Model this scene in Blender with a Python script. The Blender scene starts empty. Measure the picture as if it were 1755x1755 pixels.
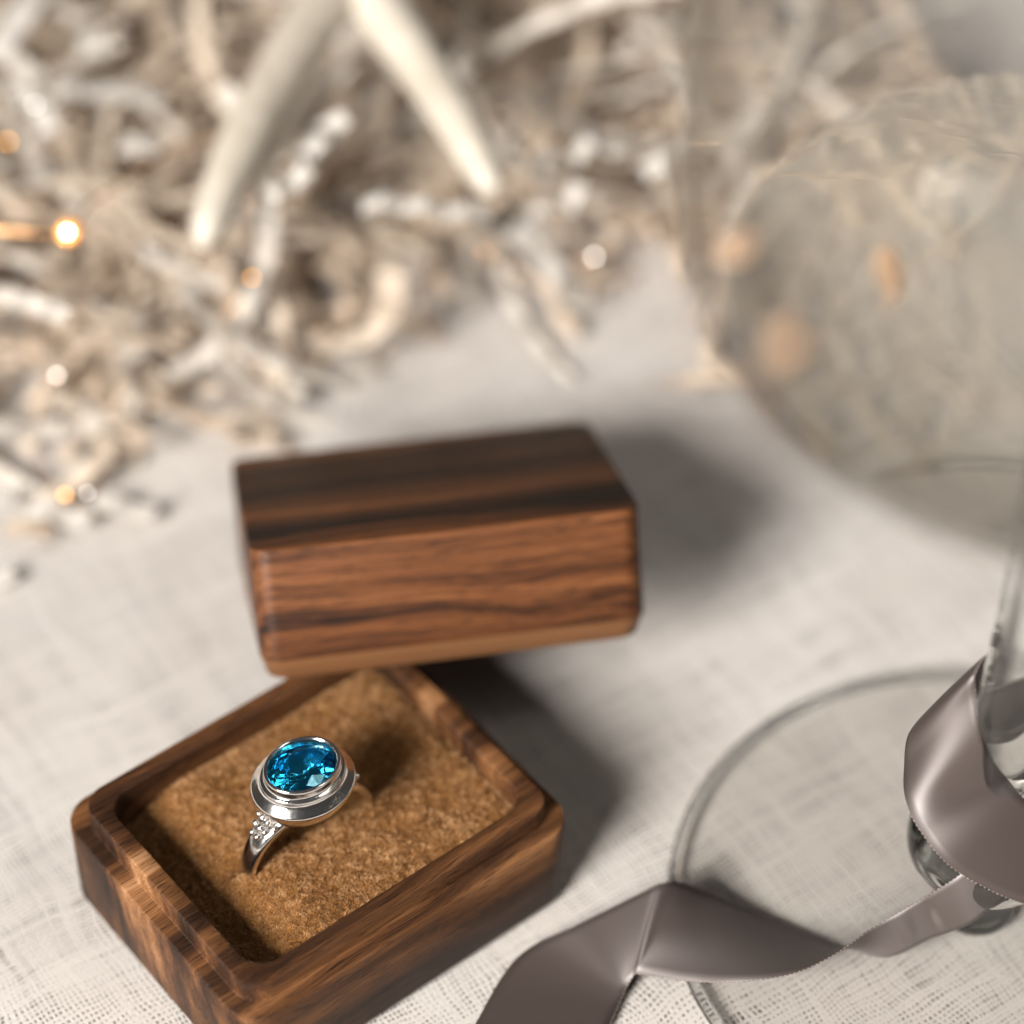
import bpy, bmesh, math, random
import numpy as np
from mathutils import Vector, Matrix, noise as mn

# all coordinates are millimetres (1 unit = 1 mm)
SC = bpy.context.scene
SC.unit_settings.system = 'METRIC'; SC.unit_settings.scale_length = 0.001; SC.unit_settings.length_unit = 'MILLIMETERS'
R = math.radians
rnd = random.Random(11)

# ------------------------------------------------------------------ camera
PITCH, ROLL, DIST, FPX = 0.808, 0.005, 438.1, 5193.5
fwd = Vector((0, math.cos(PITCH), -math.sin(PITCH)))
r0 = Vector((1, 0, 0)); u0 = Vector((0, math.sin(PITCH), math.cos(PITCH)))
right = math.cos(ROLL)*r0 + math.sin(ROLL)*u0
up = -math.sin(ROLL)*r0 + math.cos(ROLL)*u0
eye = -fwd*DIST
cam_d = bpy.data.cameras.new('camera'); cam = bpy.data.objects.new('camera', cam_d)
SC.collection.objects.link(cam); SC.camera = cam
cam.matrix_world = Matrix(((right.x, up.x, -fwd.x, eye.x), (right.y, up.y, -fwd.y, eye.y), (right.z, up.z, -fwd.z, eye.z), (0, 0, 0, 1)))
cam_d.sensor_width = 36; cam_d.sensor_height = 36; cam_d.sensor_fit = 'HORIZONTAL'
cam_d.lens = FPX/1755*36
cam_d.clip_start = 5; cam_d.clip_end = 8000
cam_d.dof.use_dof = True
cam_d.dof.focus_distance = 369.5
APER = 8.3                                              # lens opening radius, mm
cam_d.dof.aperture_fstop = cam_d.lens*1e-3/(2*APER)
cam_d.dof.aperture_blades = 0

# ------------------------------------------------------------------ world (soft room light)
W = bpy.data.worlds.new('World'); SC.world = W; W.use_nodes = True
wn = W.node_tree; bg = wn.nodes['Background']
tc = wn.nodes.new('ShaderNodeTexCoord'); sp = wn.nodes.new('ShaderNodeSeparateXYZ')
wr = wn.nodes.new('ShaderNodeValToRGB'); mr = wn.nodes.new('ShaderNodeMapRange')
wn.links.new(tc.outputs['Generated'], sp.inputs[0]); wn.links.new(sp.outputs['Z'], mr.inputs['Value'])
mr.inputs['From Min'].default_value = -0.3; mr.inputs['From Max'].default_value = 1.0
wn.links.new(mr.outputs[0], wr.inputs[0]); wn.links.new(wr.outputs[0], bg.inputs[0])
e = wr.color_ramp.elements
e[0].position = 0.0; e[0].color = (0.30, 0.26, 0.22, 1)
e[1].position = 1.0; e[1].color = (0.50, 0.49, 0.49, 1)
x = e.new(0.30); x.color = (0.56, 0.45, 0.345, 1)
x = e.new(0.60); x.color = (0.30, 0.29, 0.29, 1)
bg.inputs[1].default_value = 0.12

# ------------------------------------------------------------------ lamps: window to the front left, weak lamp added for the gem's glint
def area(name, pos, target, sx, sy, power, col):
    l = bpy.data.lights.new(name, 'AREA'); l.shape = 'RECTANGLE'; l.size = sx; l.size_y = sy
    l.energy = power; l.color = col
    o = bpy.data.objects.new(name, l); SC.collection.objects.link(o)
    o.location = pos
    d = Vector(target) - Vector(pos)
    o.rotation_euler = d.to_track_quat('-Z', 'Y').to_euler()
    return o
L = Vector((-0.48, -0.66, 0.53)).normalized()
area('window_light', L*1500 + Vector((0, -20, 0)), (0, -20, 0), 500, 520, 6.1e7, (1.0, 0.955, 0.90))
area('gem_glint_light', (1025, -255, 1718), (-25, -69, 28), 340, 350, 0.72e7, (1.0, 0.96, 0.92))  # added unseen source, aimed so crown facets and bezel catch a glint

SC.view_settings.view_transform = 'Standard'; SC.view_settings.look = 'None'
SC.view_settings.exposure = 0.0; SC.view_settings.gamma = 1.0
SC.render.engine = 'CYCLES'
SC.cycles.use_denoising = True
SC.cycles.max_bounces = 16; SC.cycles.transmission_bounces = 14; SC.cycles.glossy_bounces = 8
SC.cycles.transparent_max_bounces = 16; SC.cycles.diffuse_bounces = 5
SC.cycles.caustics_refractive = True; SC.cycles.caustics_reflective = True
SC.cycles.blur_glossy = 0.6; SC.cycles.sample_clamp_indirect = 8.0

# ------------------------------------------------------------------ helpers
def at(px, py, z=0.0):
    """point of the table-top frame seen at photo position px,py at height z"""
    d = fwd + right*((px-877.5)/FPX) - up*((py-877.5)/FPX)
    t = (z-eye.z)/d.z
    return eye + d*t

def tagit(o, label=None, cat=None, group=None, kind=None):
    if label: o['label'] = label
    if cat: o['category'] = cat
    if group: o['group'] = group
    if kind: o['kind'] = kind
    return o
def link(name, me, mat=None, parent=None):
    o = bpy.data.objects.new(name, me); SC.collection.objects.link(o)
    if mat is not None: me.materials.append(mat)
    if parent is not None: o.parent = parent
    return o
def empty(name, loc=(0, 0, 0), rot=(0, 0, 0)):
    o = bpy.data.objects.new(name, None); SC.collection.objects.link(o)
    o.location = loc; o.rotation_euler = rot; o.empty_display_size = 5
    return o
def mesh(name, verts, faces, smooth=True, auto=None):
    me = bpy.data.meshes.new(name); me.from_pydata([tuple(v) for v in verts], [], faces)
    me.validate(); me.update()
    if smooth: me.shade_smooth()
    if auto is not None:
        try: me.set_sharp_from_angle(angle=auto)
        except Exception: pass
    return me
def loops_mesh(name, loops, cap0=True, cap1=True, smooth=True, auto=R(40)):
    n = len(loops[0]); v = [p for l in loops for p in l]; f = []
    for i in range(len(loops)-1):
        for k in range(n):
            a = i*n+k; b = i*n+(k+1) % n
            f.append((a, b, b+n, a+n))
    if cap0: f.append(tuple(reversed(range(n))))
    if cap1: f.append(tuple(range((len(loops)-1)*n, len(loops)*n)))
    return mesh(name, v, f, smooth, auto)
def rrect(hx, hy, r, z, n=10):
    pts = []
    for cx, cy, a0 in ((hx-r, hy-r, 0), (-hx+r, hy-r, 90), (-hx+r, -hy+r, 180), (hx-r, -hy+r, 270)):
        for i in range(n+1):
            a = R(a0+90*i/n); pts.append((cx+r*math.cos(a), cy+r*math.sin(a), z))
    return pts
def lathe(name, prof, n=96, auto=None, closed=False):
    v = []; f = []; m = len(prof)
    for (r, z) in prof:
        for k in range(n):
            a = 2*math.pi*k/n; v.append((r*math.cos(a), r*math.sin(a), z))
    for i in range(m-1 if not closed else m):
        j = (i+1) % m
        for k in range(n):
            k2 = (k+1) % n
            f.append((i*n+k, i*n+k2, j*n+k2, j*n+k))
    me = mesh(name, v, f, True, auto)
    bm = bmesh.new(); bm.from_mesh(me); bmesh.ops.remove_doubles(bm, verts=bm.verts, dist=1e-4)
    bmesh.ops.recalc_face_normals(bm, faces=bm.faces); bm.to_mesh(me); bm.free(); me.shade_smooth()
    if auto: me.set_sharp_from_angle(angle=auto)
    return me
def crom(pts, sub):
    P = [Vector(p) for p in pts]; out = []
    for i in range(len(P)-1):
        p0 = P[i-1] if i else P[0]*2-P[1]; p1 = P[i]; p2 = P[i+1]
        p3 = P[i+2] if i+2 < len(P) else P[-1]*2-P[-2]
        for s in range(sub):
            t = s/sub
            out.append(0.5*((2*p1)+(p2-p0)*t+(2*p0-5*p1+4*p2-p3)*t*t+(3*p1-p0-3*p2+p3)*t**3))
    out.append(P[-1]); return out
def tube(pts, rads, n=10, cap=True):
    pts = [Vector(p) for p in pts]; v = []; f = []; ref = Vector((0.13, 0.31, 0.94)).normalized()
    for i, p in enumerate(pts):
        t = (pts[min(i+1, len(pts)-1)]-pts[max(i-1, 0)]).normalized()
        a = t.cross(ref); a = a.normalized() if a.length > 1e-3 else t.orthogonal().normalized()
        b = t.cross(a)
        for k in range(n):
            w = 2*math.pi*k/n; v.append(p+(a*math.cos(w)+b*math.sin(w))*rads[i])
    for i in range(len(pts)-1):
        for k in range(n):
            k2 = (k+1) % n; f.append((i*n+k, i*n+k2, (i+1)*n+k2, (i+1)*n+k))
    if cap:
        f.append(tuple(reversed(range(n)))); f.append(tuple(range((len(pts)-1)*n, len(pts)*n)))
    return v, f
def fixn(me):
    bm = bmesh.new(); bm.from_mesh(me); bmesh.ops.recalc_face_normals(bm, faces=bm.faces); bm.to_mesh(me); bm.free()
    return me

# ------------------------------------------------------------------ materials
class NT:
    def __init__(s, name):
        s.m = bpy.data.materials.new(name); s.m.use_nodes = True; s.t = s.m.node_tree
        s.b = s.t.nodes['Principled BSDF']; s.out = s.t.nodes['Material Output']
    def n(s, ty, **kw):
        nd = s.t.nodes.new(ty)
        for k, v in kw.items(): setattr(nd, k, v)
        return nd
    def l(s, a, b): s.t.links.new(a, b)
    def val(s, x, sock):
        if hasattr(x, 'is_linked') or hasattr(x, 'links'): s.l(x, sock)
        else: sock.default_value = x
    def math(s, op, a, b=None, c=None, clamp=False):
        nd = s.n('ShaderNodeMath', operation=op); nd.use_clamp = clamp
        s.val(a, nd.inputs[0])
        if b is not None: s.val(b, nd.inputs[1])
        if c is not None: s.val(c, nd.inputs[2])
        return nd.outputs[0]
    def obj(s):
        return s.n('ShaderNodeTexCoord').outputs['Object']
    def vscale(s, v, sc, rot=(0, 0, 0), loc=(0, 0, 0)):
        nd = s.n('ShaderNodeMapping'); s.l(v, nd.inputs[0])
        nd.inputs['Scale'].default_value = sc; nd.inputs['Rotation'].default_value = rot; nd.inputs['Location'].default_value = loc
        return nd.outputs[0]
    def noise(s, v, scale=1, detail=3, rough=0.55, dist=0, out='Fac'):
        nd = s.n('ShaderNodeTexNoise'); s.l(v, nd.inputs['Vector'])
        nd.inputs['Scale'].default_value = scale; nd.inputs['Detail'].default_value = detail
        nd.inputs['Roughness'].default_value = rough; nd.inputs['Distortion'].default_value = dist
        return nd.outputs[out]
    def ramp(s, x, stops):
        nd = s.n('ShaderNodeValToRGB'); s.l(x, nd.inputs[0]); el = nd.color_ramp.elements
        while len(el) < len(stops): el.new(0.5)
        for i, (p, c) in enumerate(stops):
            el[i].position = p; el[i].color = (c[0], c[1], c[2], 1) if not isinstance(c, float) else (c, c, c, 1)
        return nd.outputs[0]
    def mix(s, f, a, b, mode='MIX'):
        nd = s.n('ShaderNodeMix', data_type='RGBA', blend_type=mode)
        s.val(f, nd.inputs[0])
        for x, i in ((a, 6), (b, 7)):
            if isinstance(x, tuple): nd.inputs[i].default_value = (*x, 1)
            else: s.l(x, nd.inputs[i])
        return nd.outputs[2]
    def bump(s, h, strength, dist):
        nd = s.n('ShaderNodeBump'); nd.inputs['Strength'].default_value = strength; nd.inputs['Distance'].default_value = dist
        s.l(h, nd.inputs['Height']); s.l(nd.outputs[0], s.b.inputs['Normal']); return nd
    def set(s, **kw):
        for k, v in kw.items():
            key = k.replace('_', ' ')
            s.val(v if not (isinstance(v, tuple) and len(v) == 3) else (*v, 1), s.b.inputs[key])

def wood(name, seed, ang, band=0.30, sap=None, sf=1.5, sa=0.75, cols=None):
    N = NT(name); o = N.obj(); base = N.vscale(o, (1, 1, 1), (R(ang), R(1.2), 0), (seed*7.3, seed*3.1, seed*1.7))
    warp = N.noise(N.vscale(base, (0.018, 0.05, 0.05)), 1, 2, 0.5, 0, 'Color')
    wv = N.n('ShaderNodeVectorMath', operation='MULTIPLY_ADD'); N.l(warp, wv.inputs[0]); wv.inputs[1].default_value = (0, 7, 7); N.l(base, wv.inputs[2])
    wp = wv.outputs[0]
    growth = N.noise(N.vscale(wp, (0.004, band, 0.035)), 1, 2.5, 0.6)
    streak = N.noise(N.vscale(wp, (0.022, sf, sf*0.55)), 1, 4, 0.62)
    fine = N.noise(N.vscale(wp, (0.10, 6.5, 5.0)), 1, 3, 0.6)
    pores = N.noise(N.vscale(wp, (0.24, 3.4, 3.4)), 1, 2, 0.6)
    wav = N.n('ShaderNodeTexWave', wave_type='BANDS', bands_direction='Y', wave_profile='SAW')
    N.l(N.vscale(wp, (0.0, 1, 0.12)), wav.inputs['Vector']); wav.inputs['Scale'].default_value = 0.05
    wav.inputs['Distortion'].default_value = 1.2; wav.inputs['Detail'].default_value = 2; wav.inputs['Detail Scale'].default_value = 0.2
    g = N.math('MULTIPLY_ADD', growth, 1.75, -0.53)
    g = N.math('ADD', g, N.math('MULTIPLY_ADD', streak, sa, -sa/2))
    g = N.math('ADD', g, N.math('MULTIPLY_ADD', fine, 0.42, -0.21))
    g = N.math('ADD', g, N.math('MULTIPLY_ADD', wav.outputs['Fac'], -0.10, 0.05), clamp=True)
    cols = cols or [(0.07, (0.007, 0.0027, 0.0012)), (0.26, (0.034, 0.0115, 0.004)), (0.43, (0.092, 0.031, 0.0095)), (0.66, (0.15, 0.054, 0.018)), (0.95, (0.27, 0.115, 0.043))]
    col = N.ramp(g, cols)
    pm = N.ramp(pores, [(0.33, 0.16), (0.46, 1.0)])
    col = N.mix(0.72, col, pm, 'MULTIPLY')
    if sap is not None:
        s_ = N.n('ShaderNodeSeparateXYZ'); N.l(o, s_.inputs[0])
        zz = N.math('ADD', s_.outputs['Z'], N.math('MULTIPLY_ADD', streak, 0.5, -0.25))
        f = N.n('ShaderNodeMapRange'); N.l(zz, f.inputs['Value']); f.inputs['From Min'].default_value = sap+0.1; f.inputs['From Max'].default_value = sap-0.15
        sapc = N.mix(streak, (0.105, 0.042, 0.016), (0.20, 0.095, 0.042))
        col = N.mix(f.outputs[0], col, sapc)
    N.set(Base_Color=col)
    N.set(Roughness=N.math('MULTIPLY_ADD', fine, 0.22, 0.42)); N.b.inputs['Specular IOR Level'].default_value = 0.25
    h = N.math('ADD', N.math('MULTIPLY', pm, 0.5), N.math('MULTIPLY', fine, 0.5))
    N.bump(h, 0.5, 0.12)
    return N.m
M = {}
M['wood_base'] = wood('walnut_base', 1.0, 12, 0.17, None, 0.9, 0.42, [(0.04, (0.009, 0.0038, 0.0017)), (0.27, (0.042, 0.0165, 0.0065)), (0.45, (0.112, 0.046, 0.0165)), (0.64, (0.22, 0.10, 0.04)), (0.86, (0.40, 0.22, 0.11))])
M['wood_lid'] = wood('walnut_lid', 5.0, -48, 0.22, 2.9, 1.7, 0.92)

def metal(name, col, rough):
    N = NT(name); o = N.obj()
    N.set(Base_Color=col, Metallic=1.0)
    n = N.noise(o, 1.1, 3, 0.6)
    N.set(Roughness=N.math('MULTIPLY_ADD', n, 0.10, rough-0.03))
    N.bump(N.noise(o, 0.8, 3, 0.5), 0.4, 0.12)
    return N.m
M['silver'] = metal('polished_silver', (0.93, 0.91, 0.885), 0.13)

def glass(name, col, ior, rough=0.0, abs_col=None, dens=0.0):
    N = NT(name)
    g = N.n('ShaderNodeBsdfGlass'); g.inputs['Color'].default_value = (*col, 1); g.inputs['IOR'].default_value = ior
    g.inputs['Roughness'].default_value = rough
    N.l(g.outputs[0], N.out.inputs['Surface'])
    if abs_col:
        a = N.n('ShaderNodeVolumeAbsorption'); a.inputs['Color'].default_value = (*abs_col, 1); a.inputs['Density'].default_value = dens
        N.l(a.outputs[0], N.out.inputs['Volume'])
    return N.m
M['glass'] = glass('clear_glass', (0.985, 0.992, 0.988), 1.5)
def wine_mat():
    m_ = glass('pale_wine', (1.0, 0.995, 0.965), 1.34); t_ = m_.node_tree
    g_ = [n for n in t_.nodes if n.type == 'BSDF_GLASS'][0]; o_ = t_.nodes['Material Output']
    tr = t_.nodes.new('ShaderNodeBsdfTransparent'); tr.inputs[0].default_value = (1.0, 0.99, 0.955, 1)
    mx = t_.nodes.new('ShaderNodeMixShader'); mx.inputs[0].default_value = 0.5
    t_.links.new(tr.outputs[0], mx.inputs[1]); t_.links.new(g_.outputs[0], mx.inputs[2]); t_.links.new(mx.outputs[0], o_.inputs['Surface'])
    return m_
M['wine'] = wine_mat()
M['gem'] = glass('blue_topaz', (0.38, 0.845, 0.98), 1.65)

def thin_glass():
    N = NT('thin_foot_glass')
    tr = N.n('ShaderNodeBsdfTransparent'); lw = N.n('ShaderNodeLayerWeight'); lw.inputs[0].default_value = 0.5
    N.l(N.mix(N.math('POWER', lw.outputs['Facing'], 3.0), (0.972, 0.97, 0.965), (0.76, 0.745, 0.72)), tr.inputs[0])   # longer way through the glass near its outline
    gl = N.n('ShaderNodeBsdfGlossy'); gl.inputs['Roughness'].default_value = 0.02
    fr = N.n('ShaderNodeLayerWeight'); fr.inputs[0].default_value = 0.5
    ff_ = N.math('MULTIPLY_ADD', N.math('POWER', fr.outputs['Facing'], 5.0), 0.8, 0.04)
    mx = N.n('ShaderNodeMixShader'); N.l(ff_, mx.inputs[0]); N.l(tr.outputs[0], mx.inputs[1]); N.l(gl.outputs[0], mx.inputs[2])
    N.l(mx.outputs[0], N.out.inputs['Surface']); return N.m
M['thin_glass'] = thin_glass()

def cloth_mat():
    N = NT('linen_weave'); o = N.obj()
    v = N.vscale(o, (1, 1, 1), (0, 0, R(-33)))
    wrp = N.noise(v, 0.07, 2, 0.5, 0, 'Color')
    wrp2 = N.noise(v, 0.8, 2, 0.5, 0, 'Color')
    a1 = N.n('ShaderNodeVectorMath', operation='MULTIPLY_ADD'); N.l(wrp, a1.inputs[0]); a1.inputs[1].default_value = (4.5, 4.5, 0); N.l(v, a1.inputs[2])
    a2 = N.n('ShaderNodeVectorMath', operation='MULTIPLY_ADD'); N.l(wrp2, a2.inputs[0]); a2.inputs[1].default_value = (0.35, 0.35, 0); N.l(a1.outputs[0], a2.inputs[2])
    s = N.n('ShaderNodeSeparateXYZ'); N.l(a2.outputs[0], s.inputs[0]); X, Y = s.outputs['X'], s.outputs['Y']
    PX, PY = 0.68, 0.72
    # strength of each thread: differs from thread to thread, and along it
    slx = N.noise(N.vscale(a2.outputs[0], (1/PX*0.9, 0.05, 1)), 1, 1.5, 0.6)
    sly = N.noise(N.vscale(a2.outputs[0], (0.05, 1/PY*0.9, 1), (0, 0, 0), (13, 7, 0)), 1, 1.5, 0.6)
    def prof(c, P, sl):
        sn = N.math('ABSOLUTE', N.math('SINE', N.math('MULTIPLY', c, math.pi/P)))
        w = N.math('ADD', sn, N.math('MULTIPLY_ADD', sl, 2.1, -1.05))
        nd = N.n('ShaderNodeMapRange', interpolation_type='SMOOTHSTEP'); N.l(w, nd.inputs['Value'])
        nd.inputs['From Min'].default_value = 0.22; nd.inputs['From Max'].default_value = 0.80
        return nd.outputs[0]
    hx = prof(X, PX, slx); hy = prof(Y, PY, sly)
    # over and under
    par = N.math('MULTIPLY', N.math('COSINE', N.math('MULTIPLY', X, math.pi/PX)), N.math('COSINE', N.math('MULTIPLY', Y, math.pi/PY)))
    hx2 = N.math('MULTIPLY', hx, N.math('MULTIPLY_ADD', par, 0.22, 0.78))
    hy2 = N.math('MULTIPLY', hy, N.math('MULTIPLY_ADD', par, -0.22, 0.78))
    h = N.math('MAXIMUM', hx2, hy2)
    fib = N.noise(a2.outputs[0], 6.0, 2, 0.6)
    big = N.noise(o, 0.035, 3, 0.55)
    tint = N.mix(N.math('MULTIPLY_ADD', big, 1.8, -0.4, clamp=True), (0.60, 0.56, 0.53), (0.635, 0.615, 0.595))
    thr = N.mix(N.math('MULTIPLY_ADD', fib, 0.9, -0.1, clamp=True), (0.74, 0.72, 0.70), (1, 1, 1))
    tint = N.mix(1.0, tint, thr, 'MULTIPLY')
    hole = N.ramp(h, [(0.08, 0.0), (0.55, 1.0)])
    col = N.mix(hole, (0.085, 0.07, 0.06), tint)
    N.set(Base_Color=col, Roughness=0.9)
    N.b.inputs['Specular IOR Level'].default_value = 0.1
    N.b.inputs['Sheen Weight'].default_value = 0.15
    N.bump(N.math('ADD', h, N.math('MULTIPLY', fib, 0.25)), 0.8, 0.16)
    return N.m
M['cloth'] = cloth_mat()

def satin_mat():
    N = NT('taupe_satin'); uv = N.n('ShaderNodeTexCoord').outputs['UV']
    s = N.n('ShaderNodeSeparateXYZ'); N.l(uv, s.inputs[0])
    gx = N.math('SINE', N.math('MULTIPLY', s.outputs['X'], 2*math.pi/0.34))
    gy = N.math('SINE', N.math('MULTIPLY', s.outputs['Y'], 2*math.pi/0.34))
    g = N.math('MULTIPLY', gx, gy)
    n = N.noise(N.vscale(uv, (1.2, 6, 1)), 1, 3, 0.6)
    h = N.math('ADD', N.math('MULTIPLY', g, 0.5), n)
    col = N.mix(n, (0.044, 0.033, 0.030), (0.060, 0.046, 0.042))
    N.set(Base_Color=col, Roughness=0.48, Metallic=0.0)
    N.b.inputs['IOR'].default_value = 1.78
    N.b.inputs['Anisotropic'].default_value = 0.75; N.b.inputs['Anisotropic Rotation'].default_value = 0.25
    tg = N.n('ShaderNodeTangent', direction_type='UV_MAP'); tg.uv_map = 'UVMap'; N.l(tg.outputs[0], N.b.inputs['Tangent'])
    N.b.inputs['Coat Weight'].default_value = 0.12; N.b.inputs['Coat Roughness'].default_value = 0.40; N.b.inputs['Coat IOR'].default_value = 1.9
    N.b.inputs['Specular Tint'].default_value = (1.0, 0.94, 0.93, 1)
    N.b.inputs['Sheen Weight'].default_value = 0.0
    N.bump(h, 0.28, 0.02)
    return N.m
M['satin'] = satin_mat()

def simple(name, c1, c2, rough=0.8, scale=0.3, spec=0.3, bump=0.3, bd=0.2, transl=0.0, bscale=None):
    N = NT(name); o = N.obj(); n = N.noise(o, scale, 4, 0.6)
    col = N.mix(N.math('MULTIPLY_ADD', n, 2.0, -0.5, clamp=True), c1, c2)
    N.set(Base_Color=col, Roughness=rough); N.b.inputs['Specular IOR Level'].default_value = spec
    if bump: N.bump(N.noise(o, bscale or scale*4, 3, 0.6), bump, bd)
    if transl:
        tl = N.n('ShaderNodeBsdfTranslucent'); N.l(col, tl.inputs[0])
        mx = N.n('ShaderNodeMixShader'); mx.inputs[0].default_value = transl
        N.l(N.b.outputs[0], mx.inputs[1]); N.l(tl.outputs[0], mx.inputs[2]); N.l(mx.outputs[0], N.out.inputs['Surface'])
    return N.m
M['ivory'] = simple('ivory_paper', (0.62, 0.57, 0.50), (0.70, 0.655, 0.60), 0.7, 0.15, 0.25, 0.2, 0.1, 0.3)
M['white'] = simple('white_paper', (0.68, 0.645, 0.595), (0.74, 0.715, 0.68), 0.7, 0.15, 0.25, 0.2, 0.1, 0.3)
M['cream'] = simple('cream_paper', (0.64, 0.54, 0.43), (0.72, 0.63, 0.53), 0.75, 0.15, 0.2, 0.2, 0.1, 0.35)
M['kraft'] = simple('tan_paper', (0.60, 0.49, 0.38), (0.70, 0.59, 0.48), 0.8, 0.12, 0.2, 0.2, 0.1, 0.35)
M['antler'] = simple('cream_stick', (0.36, 0.315, 0.255), (0.58, 0.535, 0.46), 0.6, 0.06, 0.3, 0.5, 0.5, 0.0, 0.25)
M['plush_under'] = simple('plush_backing', (0.16, 0.07, 0.02), (0.28, 0.135, 0.045), 0.95, 0.5, 0.05, 0.8, 0.5, 0, 1.6)
M['copper'] = metal('copper_wire', (0.85, 0.48, 0.22), 0.2)
def fibre_mat():
    N = NT('plush_pile'); o = N.obj()
    n = N.noise(o, 0.55, 3, 0.6); n2 = N.noise(o, 2.2, 2, 0.6)
    f = N.math('ADD', N.math('MULTIPLY', n, 0.5), N.math('MULTIPLY', n2, 0.6))
    col = N.ramp(f, [(0.36, (0.235, 0.108, 0.038)), (0.55, (0.42, 0.23, 0.098)), (0.75, (0.61, 0.385, 0.20))])
    N.set(Base_Color=col, Roughness=0.6); N.b.inputs['Specular IOR Level'].default_value = 0.25
    tl = N.n('ShaderNodeBsdfTranslucent'); N.l(col, tl.inputs[0])
    mx = N.n('ShaderNodeMixShader'); mx.inputs[0].default_value = 0.3
    N.l(N.b.outputs[0], mx.inputs[1]); N.l(tl.outputs[0], mx.inputs[2]); N.l(mx.outputs[0], N.out.inputs['Surface'])
    return N.m
M['fibre'] = fibre_mat()
def emit(name, col, st):
    N = NT(name); em = N.n('ShaderNodeEmission'); em.inputs[0].default_value = (*col, 1); em.inputs[1].default_value = st
    N.l(em.outputs[0], N.out.inputs['Surface']); return N.m
M['led_warm'] = emit('lit_led', (1.0, 0.72, 0.40), 60)
M['led_pale'] = emit('lit_led_pale', (1.0, 0.96, 0.91), 13)
M['led_amber'] = emit('lit_led_amber', (1.0, 0.45, 0.10), 9)

# ------------------------------------------------------------------ the setting: table cloth over a table
def grid(name, x0, x1, y0, y1, nx, ny, zf):
    v = []; f = []
    for j in range(ny+1):
        for i in range(nx+1):
            x_ = x0+(x1-x0)*i/nx; y_ = y0+(y1-y0)*j/ny; v.append((x_, y_, zf(x_, y_)))
    for j in range(ny):
        for i in range(nx):
            a = j*(nx+1)+i; f.append((a, a+1, a+nx+2, a+nx+1))
    return mesh(name, v, f)
def cloth_z(x_, y_):
    return 0.5*(mn.noise(Vector((x_*0.02, y_*0.02, 3.1)))-0.6) + 0.16*(mn.noise(Vector((x_*0.09+y_*0.03, y_*0.05, 8.1)))-1)
def cloth_grid():
    ax_ = [-2200, -1500, -1000, -600, -400, -280, -200]+[-150+4*i for i in range(90)]+[215, 260, 340, 500, 800, 1300, 2200]
    ay_ = [-1600, -1000, -600, -350, -220]+[-150+4*i for i in range(85)]+[195, 220, 270, 350, 500, 800, 1300, 1900, 2600]
    n_ = len(ax_); v = [(x_, y_, cloth_z(x_, y_)) for y_ in ay_ for x_ in ax_]
    f = [(j*n_+i, j*n_+i+1, (j+1)*n_+i+1, (j+1)*n_+i) for j in range(len(ay_)-1) for i in range(n_-1)]
    return mesh('tablecloth', v, f)
cloth = link('tablecloth', cloth_grid(), M['cloth'])
tagit(cloth, kind='structure')
tv = rrect(2150, 2050, 30, -40); tb = rrect(2150, 2050, 30, -2)
table = link('table', loops_mesh('table', [tv, tb]), simple('table_wood', (0.30, 0.2, 0.12), (0.4, 0.28, 0.18), 0.6, 0.02))
table.location = (0, 500, 0); tagit(table, kind='structure')

# ------------------------------------------------------------------ ring box base
YAW = 0.676
box = empty('ring_box', (-24.32, -66.91, 0.1), (0, 0, YAW))
tagit(box, 'open walnut ring box base holding the ring on a tan plush cushion', 'ring box')
HX, HY, HB, HT = 25.4, 20.95, 14.13, 17.33
prof = [(0.7, 4.0, 0.0), (0.25, 4.3, 0.12), (0.0, 4.5, 0.6), (0, 4.5, HB-0.28), (0.08, 4.4, HB-0.08), (0.28, 4.3, HB),
        (1.90, 3.7, HB), (2.07, 3.6, HB+0.06), (2.14, 3.5, HB+0.22), (2.14, 3.5, HT-0.26), (2.21, 3.4, HT-0.07), (2.40, 3.3, HT),
        (4.35, 3.6, HT), (4.55, 3.5, HT-0.1), (4.66, 3.4, HT-0.4), (4.66, 3.4, 4.0)]
loops = [rrect(HX-i, HY-i, r, z, 12) for (i, r, z) in prof]
link('box_wall', loops_mesh('box_wall', loops, auto=R(50)), M['wood_base'], box)

# plush cushion: two rolls with a slit that holds the ring
CX, CY = HX-4.72, HY-4.72
def plush_z(x_, y_):
    ex = min(1.0, (CX+x_)/12.0); ex = ex*ex*(3-2*ex)                       # sinks towards the end wall on the left
    er = min(1.0, (CX-x_)/2.5); er = math.sqrt(max(0.0, 1-(1-er)**2))
    ey = min(1.0, (CY-abs(y_))/3.0); ey = math.sqrt(max(0.0, 1-(1-ey)**2))
    z = 9.0 + 2.9*ex + 0.8*er + (0.5+0.5*ex)*1.5*ey
    z += 0.55*mn.noise(Vector((x_*0.10, y_*0.10, 1.0))) + 0.22*mn.noise(Vector((x_*0.35, y_*0.35, 5.0)))
    z -= 0.9*math.exp(-(y_/1.9)**2)*math.exp(-(x_/13.0)**4)                # cloth dips towards the slit
    z -= 3.2*math.exp(-(abs(y_)/0.85)**3)*math.exp(-(x_/12.0)**6)
    return z
cv = []; cf = []; NXc, NYc = 120, 150
for j in range(NYc+1):
    for i in range(NXc+1):
        x_ = -CX+2*CX*i/NXc; y_ = -CY+2*CY*j/NYc; cv.append((x_, y_, plush_z(x_, y_)))
for j in range(NYc):
    for i in range(NXc):
        a = j*(NXc+1)+i; cf.append((a, a+1, a+NXc+2, a+NXc+1))
cush = link('cushion', mesh('cushion', cv, cf), M['plush_under'], box)
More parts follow.
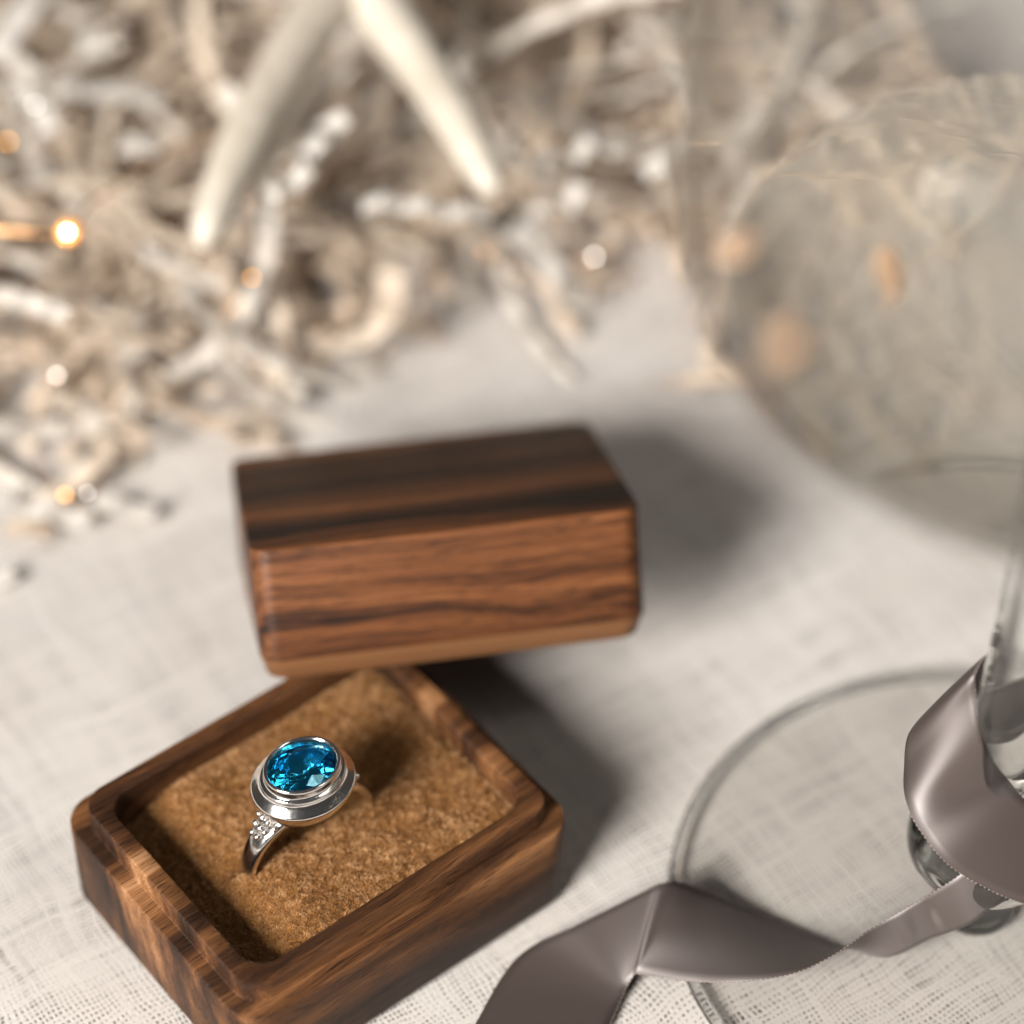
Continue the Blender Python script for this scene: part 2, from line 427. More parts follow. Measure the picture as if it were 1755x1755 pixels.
# short curly pile on the cushion (uncountable)
nr = np.random.RandomState(5)
NF = 90000
X_ = nr.uniform(-CX, CX, NF); Y_ = nr.uniform(-CY, CY, NF)
Vs = np.empty((NF, 6, 3)); 
for k in range(NF):
    x_, y_ = X_[k], Y_[k]; z = plush_z(x_, y_); e_ = 0.15
    gx = (plush_z(x_+e_, y_)-z)/e_; gy = (plush_z(x_, y_+e_)-z)/e_
    n = Vector((-gx, -gy, 1)).normalized()
    q = mn.noise_vector(Vector((x_*1.35, y_*1.35, 4.0)))*1.6        # neighbouring fibres lean together: clumps
    q2 = mn.noise_vector(Vector((x_*0.2, y_*0.2, 9.0)))*0.8
    lean = Vector((q.x+q2.x, q.y+q2.y, 0))
    ln = rnd.uniform(0.28, 0.52)
    p0 = Vector((x_, y_, z-0.08)); d1 = (n+lean*0.5).normalized(); d2 = (n*0.35+lean+Vector((rnd.uniform(-.5, .5), rnd.uniform(-.5, .5), 0))).normalized()
    p1 = p0+d1*ln*0.55; p2 = p1+d2*ln*0.55
    a_ = rnd.uniform(0, math.pi); s_ = Vector((math.cos(a_), math.sin(a_), 0))*0.036
    for m_, (p, w) in enumerate(((p0, 1.2), (p1, 1.0), (p2, 0.35))):
        Vs[k, 2*m_] = p-s_*w; Vs[k, 2*m_+1] = p+s_*w
me = bpy.data.meshes.new('pile'); me.vertices.add(NF*6); me.vertices.foreach_set('co', Vs.reshape(-1))
base_i = (np.arange(NF)*6)[:, None]
quads = np.concatenate([base_i+np.array([[0, 1, 3, 2]]), base_i+np.array([[2, 3, 5, 4]])], axis=1).reshape(-1)
me.loops.add(NF*8); me.loops.foreach_set('vertex_index', quads.astype(np.int32))
me.polygons.add(NF*2); me.polygons.foreach_set('loop_start', (np.arange(NF*2)*4).astype(np.int32))
me.update(calc_edges=True); me.shade_smooth()
pile = link('plush_pile', me, M['fibre'], cush); pile['kind'] = 'stuff'

# ------------------------------------------------------------------ lid
lid = empty('walnut_cover', (-10.08, -26.83, 9.05), (-0.473, 0.008, 0.172))
tagit(lid, 'closed-side-up walnut ring box lid tilted against the back corner of the open base', 'box lid')
LX, LY, LH = 25.35, 19.75, 18.1
prof = [(2.4, 2.5, 14.0), (2.4, 2.5, 0.15), (2.25, 2.6, 0.0), (1.05, 2.9, 0.0), (0.85, 3.0, 0.12), (0.12, 2.7, 2.8), (0.26, 2.6, 2.9), (0.02, 2.7, 3.08), (0, 2.7, 3.4), (0, 2.7, LH-0.25), (0.07, 2.65, LH-0.07), (0.25, 2.6, LH)]
link('lid_shell', loops_mesh('lid_shell', [rrect(LX-i, LY-i, r, z, 10) for (i, r, z) in prof], auto=R(50)), M['wood_lid'], lid)

# ------------------------------------------------------------------ ring
ring = empty('ring', (-25.5, -69.4, 12.6), (0, 0, R(39.5)))
tagit(ring, 'silver ring with oval blue gemstone standing in the slit of the plush cushion', 'ring')
# band: sweep in the local xz plane
RO, RI = 9.9, 8.5
bv = []; bf = []; NB = 120; NS = 14
for i in range(NB):
    a = 2*math.pi*i/NB; up_ = max(0.0, math.sin(a))
    wid = 1.35+1.1*up_**3; th = 0.72+0.2*up_**2
    rc = RI+th
    for k in range(NS):
        w = 2*math.pi*k/NS; c_, s_ = math.cos(w), math.sin(w)
        rr = rc+th*(abs(c_)**0.75)*(1 if c_ > 0 else -0.65)
        bv.append((rr*math.cos(a), wid*abs(s_)**0.8*(1 if s_ > 0 else -1), rr*math.sin(a)))
for i in range(NB):
    for k in range(NS):
        i2 = (i+1) % NB; k2 = (k+1) % NS; bf.append((i*NS+k, i*NS+k2, i2*NS+k2, i2*NS+k))
link('band', fixn(mesh('band', bv, bf)), M['silver'], ring)
GA, GB = 4.55, 3.75             # gem half axes
GZ = 15.3                       # height of the gem table above the ring centre
def oval(d, z, n=96):
    return [((GA+d)*math.cos(2*math.pi*k/n), (GB+d)*math.sin(2*math.pi*k/n), z) for k in range(n)]
bp = [(-3.0, -7.0), (0.2, -6.3), (1.5, -5.3), (2.05, -4.0), (2.2, -3.35), (2.18, -3.1), (2.0, -2.92), (1.3, -2.45), (1.02, -2.1), (0.95, -1.8), (1.0, -1.62), (0.98, -1.45), (0.8, -1.36), (0.55, -1.3), (0.48, -1.1), (0.50, -0.35), (0.44, -0.1), (0.28, 0.0), (0.08, -0.06), (-0.10, -0.32), (-0.12, -0.75), (-0.6, -1.6), (-3.2, -4.9)]
link('bezel', loops_mesh('bezel', [oval(d, GZ+z) for d, z in bp], auto=R(60)), M['silver'], ring)
# gemstone: oval brilliant, hull of its facet corners
bm = bmesh.new()
def addr(n, rr, z, off):
    for k in range(n):
        a = 2*math.pi*(k+off)/n; bm.verts.new(((GA)*rr*math.cos(a), (GB)*rr*math.sin(a), GZ+z))
addr(8, 0.56, -0.02, 0.0); addr(8, 0.80, -0.42, 0.5); addr(16, 0.97, -0.90, 0.0); addr(16, 0.972, -1.02, 0.0)
addr(8, 0.50, -2.55, 0.5); addr(8, 0.20, -3.5, 0.0); bm.verts.new((0, 0, GZ-3.95))
bmesh.ops.convex_hull(bm, input=bm.verts)
me = bpy.data.meshes.new('gemstone'); bm.to_mesh(me); bm.free()
link('gemstone', me, M['gem'], ring)
# granulation beads on both shoulders
bead = None
for side in (-1, 1):
    for row, (ang, cnt) in enumerate(((63, 3), (56.6, 4), (50.6, 3), (44.8, 2))):
        for c in range(cnt):
            a = R(ang) if side > 0 else R(180-ang)
            y_ = (c-(cnt-1)/2)*1.02 + rnd.uniform(-.12, .12)
            rr = 10.72-0.09*abs(y_)**2
            if bead is None:
                bm = bmesh.new(); bmesh.ops.create_icosphere(bm, subdivisions=2, radius=0.5)
                bmesh.ops.transform(bm, matrix=Matrix.Identity(4), verts=bm.verts)
                bead = bpy.data.meshes.new('bead'); bm.to_mesh(bead); bm.free(); bead.shade_smooth(); bead.materials.append(M['silver'])
            o = bpy.data.objects.new('bead', bead); SC.collection.objects.link(o); o.parent = ring
            o.location = (rr*math.cos(a), y_, rr*math.sin(a)); s_ = rnd.uniform(0.8, 1.08); o.scale = (s_, s_, s_)

# ------------------------------------------------------------------ wine glass
AX, AY = 59.5, -70.1
wg = empty('wine_glass', (AX, AY, 0.15))
tagit(wg, 'stemmed wine glass with a taupe ribbon tied round its stem', 'wine glass')
foot = [(0.01, 4.6), (6, 4.6), (11, 4.4), (16, 3.0), (25, 1.8), (37.65, 1.15), (37.65, 0.3), (25, 0.5), (16, 1.2), (9, 2.0), (0.01, 2.4)]
link('foot', lathe('foot', foot, 128, R(40)), M['thin_glass'], wg)
rim = []
for k in range(20):
    w = 2*math.pi*k/20; rim.append((38.5+0.8*math.cos(w), 0.85+0.62*math.sin(w)))
link('foot_rim', lathe('foot_rim', rim, 160, closed=True), M['glass'], wg)
stem_p = [(0.01, 0.3), (3.5, 0.3), (5.0, 0.8), (5.2, 2.0), (4.4, 4.5), (4.4, 8), (6.2, 9.8), (8.8, 11.6), (9.8, 13.6), (9.6, 16.2), (7.8, 19.0), (5.8, 22.5), (4.8, 27), (4.4, 34), (4.2, 41), (3.7, 52), (3.4, 62), (3.2, 80)]
link('stem', lathe('stem', crom([(a, 0, b) for a, b in stem_p], 4) and [(max(p.x, 0.01), p.z) for p in crom([(a, 0, b) for a, b in stem_p], 4)], 96), M['glass'], wg)
outer = [(3.2, 80), (3.4, 84.5), (4.6, 88.0), (7, 89.6), (10.7, 90.4), (17.2, 91.9), (23.6, 94.1), (30.1, 97.5), (35.2, 101.5), (39.1, 105.9), (41.7, 110.7), (43.0, 117.5), (43.2, 134), (42.0, 150), (39.5, 168), (36.5, 184)]
inner = [(35.5, 184), (38.5, 168), (41.0, 150), (42.2, 134), (42.0, 117.8), (40.6, 111.3), (38.1, 106.8), (34.3, 102.5), (29.3, 98.7), (23.0, 95.5), (17.0, 93.5), (10, 92.3), (5, 92.0), (0.01, 91.9)]
def smooth(pr, s=4): return [(max(p.x, 0.01), p.z) for p in crom([(a, 0, b) for a, b in pr], s)]
bowlp = smooth(outer)+[(36.1, 184.6)]+smooth(inner)
bowl_o = link('bowl', lathe('bowl', bowlp, 128), M['thin_glass'], wg)
WL = 106.0
win = []
for (r_, z_) in smooth(inner):
    if z_ < WL: win.append((r_+0.12 if r_ > 0.1 else 0.01, z_-0.12))
r_top = win[0][0]
wprof = [(0.01, WL), (r_top*0.5, WL), (r_top-1.5, WL), (r_top-0.3, WL+0.08)]+win
wine = link('white_wine', lathe('white_wine', wprof, 128, R(50)), M['wine'])
wine.location = (AX, AY, 0.15)
tagit(wine, 'pale yellow white wine filling the bowl of the wine glass', 'wine')

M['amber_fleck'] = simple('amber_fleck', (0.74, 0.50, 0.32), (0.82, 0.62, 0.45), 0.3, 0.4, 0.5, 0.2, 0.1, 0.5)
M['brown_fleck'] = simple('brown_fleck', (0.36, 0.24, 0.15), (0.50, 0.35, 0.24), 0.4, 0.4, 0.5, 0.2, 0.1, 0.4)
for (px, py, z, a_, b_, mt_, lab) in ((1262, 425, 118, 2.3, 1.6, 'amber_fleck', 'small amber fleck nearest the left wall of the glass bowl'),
                                      (1523, 480, 103, 1.4, 3.2, 'amber_fleck', 'upright amber fleck in the middle of the glass bowl'),
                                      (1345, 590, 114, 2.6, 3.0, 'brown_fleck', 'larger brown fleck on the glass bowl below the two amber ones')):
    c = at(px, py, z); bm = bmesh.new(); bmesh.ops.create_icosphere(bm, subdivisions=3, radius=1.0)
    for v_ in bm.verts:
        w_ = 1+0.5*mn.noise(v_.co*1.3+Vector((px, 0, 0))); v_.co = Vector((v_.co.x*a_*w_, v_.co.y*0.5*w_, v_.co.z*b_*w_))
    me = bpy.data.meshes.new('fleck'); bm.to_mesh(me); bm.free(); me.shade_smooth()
    o = link('bowl_fleck', me, M[mt_]); o.location = c; o.rotation_euler = (-0.5, 0, 0.3)  # small coloured blobs standing for the orange and brown spots in the bowl
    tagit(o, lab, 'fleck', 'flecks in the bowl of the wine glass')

# ------------------------------------------------------------------ ribbon
axv = Vector((AX, AY, 0))
def rel(x_, y_, z): return Vector((AX+x_, AY+y_, z))
sec = [  # (edge one, edge two)
    (at(770, 1850, 1.0), at(1000, 1850, 0.6)),
    (at(815, 1755, 1.0), at(1045, 1755, 0.8)),
    (at(888, 1640, 1.6), at(1062, 1718, 1.0)),
    (at(1000, 1580, 4.0), at(1072, 1696, 1.6)),
    (at(1112, 1524, 6.8), at(1083, 1676, 2.8)),
    (at(1136, 1514, 7.6), at(1090, 1669, 3.4)),
    (at(1160, 1511, 7.0), at(1106, 1671, 3.8)),
    (at(1215, 1530, 4.0), at(1190, 1682, 5.8)),
    (at(1300, 1566, 1.6), at(1272, 1682, 8.0)),
    (at(1385, 1598, 0.8), at(1360, 1668, 9.5)),
    (at(1450, 1622, 1.8), at(1430, 1636, 10)),
    (at(1520, 1640, 3.0), at(1490, 1594, 10.5)),
    (at(1590, 1610, 6.5), at(1560, 1553, 13.5)),
    (at(1667, 1580, 11.0), at(1641, 1502, 18.5)),
    (at(1735, 1525, 14.5), at(1700, 1450, 22.0)),
    (rel(10.5, -5.0, 15), rel(7.5, -6.0, 26)),
    (rel(11.0, 4.0, 18), rel(8.0, 2.8, 30)),
    (rel(4.5, 9.6, 24), rel(3.0, 7.4, 38)),
    (rel(-5.5, 8.8, 30), rel(-1.8, 5.2, 44.5)),
    (rel(-10.6, 4.0, 31), rel(-4.4, 2.2, 44.2)),
    (at(1550, 1318, 29), at(1672, 1188, 42.0)),
    (at(1553, 1372, 27.5), at(1690, 1268, 37.2)),
    (at(1580, 1428, 25.5), at(1722, 1322, 31.6)),
    (at(1640, 1493, 22.6), at(1762, 1374, 28.0)),
    (at(1755, 1549, 18.5), at(1850, 1405, 24.5)),
    (at(1860, 1560, 14), at(1930, 1390, 25)),
    (rel(20, -4, 7), rel(20, 9, 14)),
    (rel(34, -10, 2.0), rel(36, 5, 4)),
]
SUB = 10; A1 = crom([s[0] for s in sec], SUB); A2 = crom([s[1] for s in sec], SUB); NWd = 10
rv = []; uvs = []; ln = 0.0
for i in range(len(A1)):
    if i: ln += ((A1[i]+A2[i])/2-(A1[i-1]+A2[i-1])/2).length
    nn = (A2[i]-A1[i]).cross(A1[min(i+1, len(A1)-1)]-A1[max(i-1, 0)])
    nn = nn.normalized() if nn.length > 1e-6 else Vector((0, 0, 1))
    for k in range(NWd+1):
        t = k/NWd; D_ = max(0.0, 1-abs(i/SUB-21.5)/4.0)**0.5; out_ = (A1[i].lerp(A2[i], 0.5)-Vector((AX, AY, A1[i].z)))
        b = (0.18*(1-D_)+0.15*D_)*math.sin(math.pi*t)*((1 if nn.z >= 0 else -1) if D_ == 0 else (1 if nn.dot(out_) >= 0 else -1))
        p = A1[i].lerp(A2[i], t)+nn*b
        p.z = max(p.z, 0.5)
        rv.append(p); uvs.append((ln, t*15))
rf = []
for i in range(len(A1)-1):
    for k in range(NWd):
        a = i*(NWd+1)+k; rf.append((a, a+1, a+NWd+2, a+NWd+1))
me = mesh('ribbon', rv, rf); uvl = me.uv_layers.new(name='UVMap')
for lp in me.loops: uvl.data[lp.index].uv = uvs[lp.vertex_index]
rib = link('satin_ribbon', me, M['satin'])
md = rib.modifiers.new('thick', 'SOLIDIFY'); md.thickness = 0.16; md.offset = 0
tagit(rib, 'taupe satin ribbon wrapped round the glass stem and trailing folded across the cloth', 'ribbon')
# picot loops along both selvedges
pv = []; pf = []
for E_ in (A1, A2):
    acc = 0.0
    for i in range(1, len(E_)):
        seg = (E_[i]-E_[i-1]); acc += seg.length
        while acc > 0.6:
            acc -= 0.6
            c = E_[i]-seg.normalized()*acc if seg.length > 0 else E_[i]
            c = Vector((c.x, c.y, max(c.z, 0.5)))
            b0 = len(pv); r_ = 0.14
            for dx, dy, dz in ((1, 0, 0), (-1, 0, 0), (0, 1, 0), (0, -1, 0), (0, 0, 1), (0, 0, -1)):
                pv.append(c+Vector((dx, dy, dz))*r_)
            for t in ((0, 2, 4), (2, 1, 4), (1, 3, 4), (3, 0, 4), (2, 0, 5), (1, 2, 5), (3, 1, 5), (0, 3, 5)):
                pf.append(tuple(b0+q for q in t))
pic = link('picot_edge', mesh('picot_edge', pv, pf), simple('picot_thread', (0.26, 0.21, 0.19), (0.36, 0.30, 0.28), 0.5, 1.0, 0.5, 0), rib)
pic['kind'] = 'stuff'

# ------------------------------------------------------------------ shredded paper
def shred_mesh(name, mat, nfold, pitch, amp, width, curve, seed):
    r_ = random.Random(seed); pts = []; d = 0.0; p = Vector((0, 0, 0)); tw = r_.uniform(-0.10, 0.10); ws = []
    for i in range(nfold+1):
        s_ = 1 if i % 2 else -1
        z = s_*amp*r_.uniform(0.6, 1.2)
        pts.append(Vector((p.x, p.y, p.z+z*0.5)))
        ws.append(d+tw*i)
        d += curve*r_.uniform(0.4, 1.5)
        st = pitch*r_.uniform(0.7, 1.25)
        p = p+Vector((math.cos(d), math.sin(d), r_.uniform(-.12, .12)))*st
    c = sum(pts, Vector())/len(pts); v = []; f = []; th = 0.12
    for i, q in enumerate(pts):
        q = q-c; a = ws[i]+math.pi/2; w = Vector((math.cos(a)*width/2, math.sin(a)*width/2, r_.uniform(-.2, .2)))
        up_ = Vector((0, 0, th))
        v += [q-w-up_, q+w-up_, q+w+up_, q-w+up_]
    for i in range(len(pts)-1):
        for k in range(4):
            k2 = (k+1) % 4; f.append((i*4+k, i*4+k2, (i+1)*4+k2, (i+1)*4+k))
    n = len(pts)-1
    f += [(3, 2, 1, 0), (n*4, n*4+1, n*4+2, n*4+3)]
    me = mesh(name, v, f, False); fixn(me); me.materials.append(mat)
    return me
SH = {k: [shred_mesh(k+'_shred', M[k], rnd.randint(9, 18), rnd.uniform(3.0, 4.4), rnd.uniform(0.8, 1.9), rnd.uniform(1.9, 2.9), rnd.choice((-1, 1))*rnd.uniform(0.02, 0.22), 100+i) for i in range(9)] for k in ('ivory', 'cream', 'kraft')}
bound = [(-200, 8), (-72, 16), (-50, 20), (-28, 34), (-16, 50), (4, 56), (26, 56), (42, 34), (60, 24), (260, 20)]
def by(x_):
    for (x0, y0), (x1, y1) in zip(bound, bound[1:]):
        if x0 <= x_ <= x1: return y0+(y1-y0)*(x_-x0)/(x1-x0)
    return 60
def ymax(x_): return 112 if x_ < 38 else max(14, min(112, 74-(x_-45)*1.2-by(x_)))
def heap(x_, y_):
    d = y_-by(x_)
    if d < 0: return 0
    return 24*(1-math.exp(-d/22))+3.5*mn.noise(Vector((x_*0.05, y_*0.05, 7.7)))*min(1, d/10)
# bulk of the heap (uncountable, below and behind the strips one can pick out)
bv = []; bf = []
for q in range(560):
    x_ = rnd.uniform(-135, 62); y_ = by(x_)+rnd.uniform(0, 1)**0.8*min(150, ymax(x_)*1.25)+2
    h = heap(x_, y_); z = rnd.uniform(1.5, max(2.0, h-3.5))
    src = SH[rnd.choice(('cream', 'kraft', 'kraft'))][rnd.randrange(9)]
    mt = Matrix.Translation((x_, y_, z)) @ Matrix.Rotation(rnd.uniform(0, 6.28), 4, 'Z') @ Matrix.Rotation(rnd.uniform(-.45, .45), 4, 'X') @ Matrix.Rotation(rnd.uniform(-.3, .3), 4, 'Y')
    b0 = len(bv)
    ws_ = [mt @ vv.co for vv in src.vertices]; lift = max(0.0, 0.4+rnd.random()*0.3-min(w_.z for w_ in ws_))
    bv += [w_+Vector((0, 0, lift)) for w_ in ws_]
    bf += [tuple(b0+i for i in p.vertices) for p in src.polygons]
bulk = link('shredded_paper', mesh('shredded_paper', bv, bf, False), M['kraft'])
tagit(bulk, 'tangled heap of tan and cream shredded paper behind the ring box', 'shredded paper', kind='stuff')
LBL = {'ivory': 'ivory crinkled paper strip lying on top of the blurred shred heap',
       'cream': 'cream crinkled paper strip in the blurred shred heap',
       'kraft': 'tan crinkled paper strip in the blurred shred heap'}
placed = 0
while placed < 240:
    x_ = rnd.uniform(-100, 66); y_ = by(x_)+(rnd.random()**1.2)*ymax(x_)
    if x_ > 45 and rnd.random() < 0.35: continue
    c = at(877, 877, 0)
    h = heap(x_, y_)
    k = rnd.choices(('ivory', 'cream', 'kraft'), (0.40, 0.38, 0.22))[0]
    z = max(2.2, h+rnd.uniform(-3.5, 2.0)+(1.5 if k == 'ivory' else 0))
    if 12 < x_ < 45 and y_ < by(x_)+26 and rnd.random() < 0.7: continue      # the heap thins out beside the glass
    if x_ > -5 and y_ > 95: k = 'kraft'
    me_ = SH[k][rnd.randrange(9)]
    o = bpy.data.objects.new('paper_shred', me_); SC.collection.objects.link(o)
    o.location = (x_, y_, z)
    flat = 0.15 if z < 4 else 0.55
    o.rotation_euler = (rnd.uniform(-flat, flat)*(1.6 if z > 9 and rnd.random() < .3 else 1), rnd.uniform(-flat, flat), rnd.uniform(0, 6.28))
    s_ = rnd.uniform(0.7, 1.05); o.scale = (s_, s_, s_)
    mt = Matrix.LocRotScale(o.location, o.rotation_euler, o.scale)
    o.location.z += max(0.0, 0.3+rnd.random()*0.3-min((mt @ v_.co).z for v_ in me_.vertices))
    dd = o.location-eye; qx = 877.5+FPX*dd.dot(right)/dd.dot(fwd); qy = 877.5-FPX*dd.dot(up)/dd.dot(fwd)
    zn = ('left border' if qx < 170 else 'left prong' if qx < 480 else 'prongs' if qx < 720 else 'right prong' if qx < 1150 else 'glass')
    fr_ = y_-by(x_) < 14
    where = {'left border': 'at the far left of the heap', 'left prong': 'beside the outer side of the left prong', 'prongs': 'in the middle, about the space between the prongs',
             'right prong': 'between the right prong and the glass', 'glass': 'behind the bowl of the wine glass'}[zn]
    if fr_: where = {'left border': 'at the front edge of the heap, far left', 'left prong': 'at the front edge below the left prong', 'prongs': 'at the front edge below the gap between the prongs',
             'right prong': 'at the front edge between prongs and glass', 'glass': 'at the front edge behind the wine glass'}[zn]
    tagit(o, {'ivory': 'ivory', 'cream': 'cream', 'kraft': 'tan'}[k]+' crinkled paper strip '+where, 'paper strip', {'ivory': 'ivory', 'cream': 'cream', 'kraft': 'tan'}[k]+' strips '+where)
    placed += 1
# strips that stand out in the photograph, laid where they lie
def own_shred(path, w, mat, label, amp=1.6, pitch=3.3, edge=0.0):
    pts = crom(path, 24); out = [pts[0]]; acc = 0
    for i in range(1, len(pts)):
        acc += (pts[i]-pts[i-1]).length
        if acc >= pitch: out.append(pts[i]); acc = 0
    v = []; f = []
    for i, q in enumerate(out):
        t = (out[min(i+1, len(out)-1)]-out[max(i-1, 0)]).normalized()
        side = t.cross(Vector((0, 0, 1))).normalized()
        side = (side*math.cos(edge)+Vector((0, 0, 1))*math.sin(edge)).normalized()
        nn = side.cross(t).normalized()
        q = q+nn*amp*(0.5 if i % 2 else -0.5)*rnd.uniform(0.6, 1.3)
        for a, b in ((-1, -1), (1, -1), (1, 1), (-1, 1)): v.append(q+side*a*w/2+nn*b*0.13)
    for i in range(len(out)-1):
        for k in range(4):
            k2 = (k+1) % 4; f.append((i*4+k, i*4+k2, (i+1)*4+k2, (i+1)*4+k))
    n = len(out)-1; f += [(3, 2, 1, 0), (n*4, n*4+1, n*4+2, n*4+3)]
    o = link('paper_shred', fixn(mesh('paper_shred', v, f, False)), M['white' if mat == 'ivory' else mat]); tagit(o, label, 'paper strip'); return o
own_shred([at(600, 190, 33), at(545, 235, 33), at(500, 320, 31), at(445, 340, 30), at(475, 440, 27)], 2.3, 'ivory', 'bright white zigzag paper strip just right of the left prong', 3.0, 2.6, 0.9)
own_shred([at(560, 130, 31), at(500, 210, 31), at(455, 290, 29), at(440, 350, 28)], 2.0, 'ivory', 'white crinkled strip between the two prongs, beside the left one', 1.8, 2.8, 0.6)
own_shred([at(620, 350, 27), at(700, 350, 27), at(770, 362, 26), at(850, 360, 26)], 2.8, 'ivory', 'white wavy paper strip lying crosswise under the tip of the right prong', 1.5, 3.0)
own_shred([at(910, 285, 26), at(980, 262, 27), at(1040, 240, 27), at(1075, 275, 25)], 3.4, 'ivory', 'white folded strip right of the right prong tip', 2.4, 3.2, 0.2)
own_shred([at(905, 360, 22), at(960, 350, 23), at(1010, 320, 24), at(1045, 300, 24)], 3.4, 'ivory', 'white crumpled strip just below the folded one right of the prongs', 2.6, 2.8, 0.3)
own_shred([at(1105, 290, 24), at(1140, 285, 24), at(1175, 305, 22)], 3.8, 'ivory', 'short white strip beside the left rim of the glass bowl', 2.0, 3.0)
own_shred([at(560, 590, 8), at(620, 580, 11), at(670, 530, 13), at(670, 470, 15), at(710, 420, 16)], 4.0, 'cream', 'broad cream curl at the front edge of the shred heap', 1.2, 3.6)
own_shred([at(880, 390, 16), at(940, 450, 12), at(990, 520, 6), at(1030, 500, 6)], 4.2, 'ivory', 'pale strip pointing down at the front edge of the heap near the glass', 1.2, 3.4)
own_shred([at(90, 155, 26), at(170, 155, 26), at(250, 165, 26), at(285, 205, 25)], 3.6, 'ivory', 'white bent strip lying across the far left of the heap', 1.2, 3.4, 0.1)
own_shred([at(205, 245, 25), at(255, 250, 25), at(300, 240, 25)], 3.4, 'ivory', 'short white strip under the wire, left of the left prong', 1.4, 3.0)
own_shred([at(135, 50, 28), at(170, 90, 28), at(180, 125, 28)], 3.4, 'ivory', 'short upright white strip at the top left of the heap', 1.6, 3.0)
own_shred([at(10, 140, 26), at(60, 180, 26), at(95, 240, 24)], 3.4, 'ivory', 'white strip at the left border beside a light of the string', 1.4, 3.0)
own_shred([at(-10, 100, 30), at(35, 30, 31), at(75, -30, 31)], 4.0, 'ivory', 'broad straight white strip in the top left corner', 0.5, 3.6)
own_shred([at(195, 330, 24), at(240, 385, 23)], 3.0, 'cream', 'straight cream strip crossing below the copper wire', 0.4, 3.6)
own_shred([at(-20, 1005, 1.2), at(20, 985, 1.4), at(64, 966, 1.4)], 2.6, 'ivory', 'glossy white strip lying on the cloth at the left border', 0.15, 4)
own_shred([at(60, 880, 2.4), at(130, 820, 4), at(190, 775, 5.0)], 3.4, 'cream', 'pale strip slanting over the cloth in front of the heap, on the left', 0.8, 3.4)
own_shred([at(-20, 850, 3), at(40, 870, 3), at(110, 880, 2.6), at(170, 900, 1.8)], 3.4, 'ivory', 'white crinkled strip on the cloth under the slanting one, on the left', 1.6, 3.0)
own_shred([at(160, 860, 2), at(220, 870, 1.8), at(280, 890, 1.4)], 3.0, 'ivory', 'loose pale strip on the cloth nearest the ring box lid', 1.4, 3.0)
own_shred([at(10, 900, 2), at(60, 905, 2), at(120, 915, 1.6)], 3.0, 'kraft', 'tan strip lying on the cloth at the left, below the white ones', 1.2, 3.2)

# ------------------------------------------------------------------ forked stick on the heap
fork = empty('forked_stick', tuple(at(600, -60, 38)))
tagit(fork, 'smooth cream forked stick with two tapering prongs lying on the shred heap', 'stick')
f0 = fork.location.copy()
for P, r_ in (([at(600, -70, 39), at(560, 0, 38.5), at(480, 130, 37), at(405, 270, 35), at(345, 420, 32)], [5.4, 4.7, 4.1, 3.6, 2.5]),
              ([at(590, -75, 39), at(635, -10, 38), at(720, 110, 36.5), at(790, 220, 35), at(848, 330, 33)], [5.4, 4.7, 4.0, 3.4, 2.3])):
    pts = crom(P, 8); rr = [r_[min(int(i/8), len(r_)-2)]*(1-(i/8) % 1)+r_[min(int(i/8)+1, len(r_)-1)]*((i/8) % 1) for i in range(len(pts))]
    rr[-1] = r_[-1]*0.35; rr[-2] = r_[-1]*0.9
    t_, ff = tube([p-f0 for p in pts], rr, 14)
    link('prong', fixn(mesh('prong', t_, ff)), M['antler'], fork)

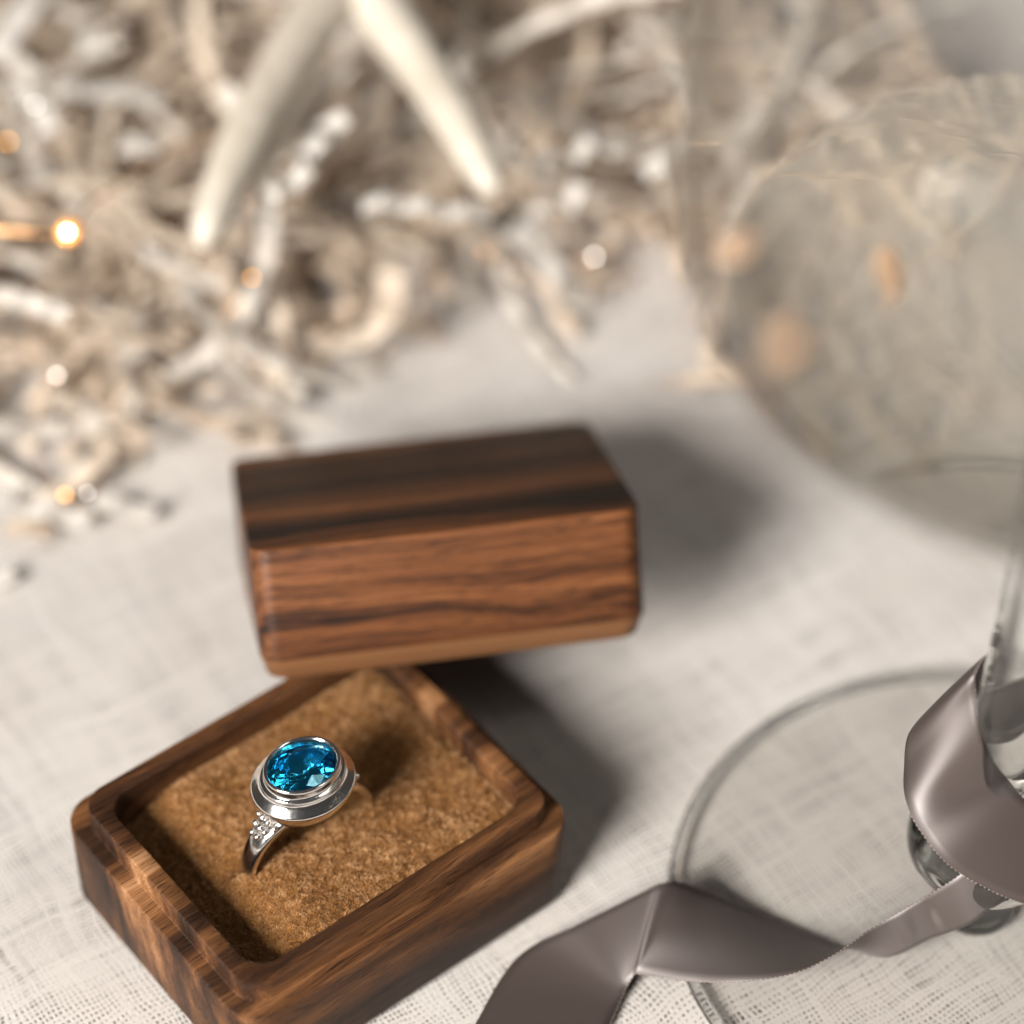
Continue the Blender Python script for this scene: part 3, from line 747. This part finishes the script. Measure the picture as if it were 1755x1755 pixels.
# ------------------------------------------------------------------ fairy lights (copper wire with drop lights)
fl = empty('fairy_lights', tuple(at(120, 400, 30)))
tagit(fl, 'thin copper fairy light wire with small lit drops threaded through the shred heap', 'fairy lights')
fo = fl.location.copy()
wp = [at(-60, 385, 31), at(0, 395, 31), at(80, 400, 31), at(122, 396, 31), at(150, 352, 32), at(210, 312, 32), at(280, 262, 32), at(340, 240, 31), at(395, 244, 27),
      at(430, 350, 14), at(432, 478, 12), at(330, 600, 4), at(200, 640, 6), at(98, 648, 9), at(60, 740, 1.5), at(90, 840, 2), at(112, 852, 4), at(152, 850, 3), at(260, 700, 1.5), at(560, 560, 3),
      at(820, 440, 4), at(1018, 447, 11), at(1150, 380, 3), at(1300, 430, 3), at(1420, 520, 2), at(1700, 560, 2)]
pts = crom(wp, 10); t_, ff = tube([p-fo for p in pts], [0.26 if i < 85 else 0.15 for i in range(len(pts))], 6)
link('wire', fixn(mesh('wire', t_, ff)), M['copper'], fl)
def led(px, py, z, kind, rc, drop=True):
    c = at(px, py, z)-fo
    if drop:
        bm = bmesh.new(); bmesh.ops.create_icosphere(bm, subdivisions=3, radius=1.5)
        for v_ in bm.verts: v_.co.x *= 1.35
        m_ = bpy.data.meshes.new('drop'); bm.to_mesh(m_); bm.free(); m_.shade_smooth()
        d_ = link('drop', m_, M['amber_resin'], fl); d_.location = c; d_.rotation_euler = (0.2, 0.3, rnd.uniform(0, 3))
    bm = bmesh.new(); bmesh.ops.create_icosphere(bm, subdivisions=2, radius=rc)
    m_ = bpy.data.meshes.new('bulb'); bm.to_mesh(m_); bm.free(); m_.shade_smooth()
    b_ = link('bulb', m_, M[kind], fl); b_.location = c+Vector((0, -1.2 if drop else 0, 1.0 if drop else 0.6))
M['amber_resin'] = simple('amber_resin', (0.75, 0.42, 0.12), (0.85, 0.55, 0.22), 0.15, 0.4, 0.6, 0, 0, 0.5)
led(118, 398, 31, 'led_warm', 0.45)
for px, py, z, kd, rc in ((1018, 445, 15.5, 'led_pale', 0.28), (98, 648, 13, 'led_pale', 0.26), (61, 185, 30, 'led_pale', 0.20), (150, 850, 6.5, 'led_pale', 0.20),
                          (14, 248, 28, 'led_amber', 0.36), (432, 481, 22, 'led_amber', 0.32), (112, 853, 6.5, 'led_amber', 0.36)):
    led(px, py, z, kd, rc, False)
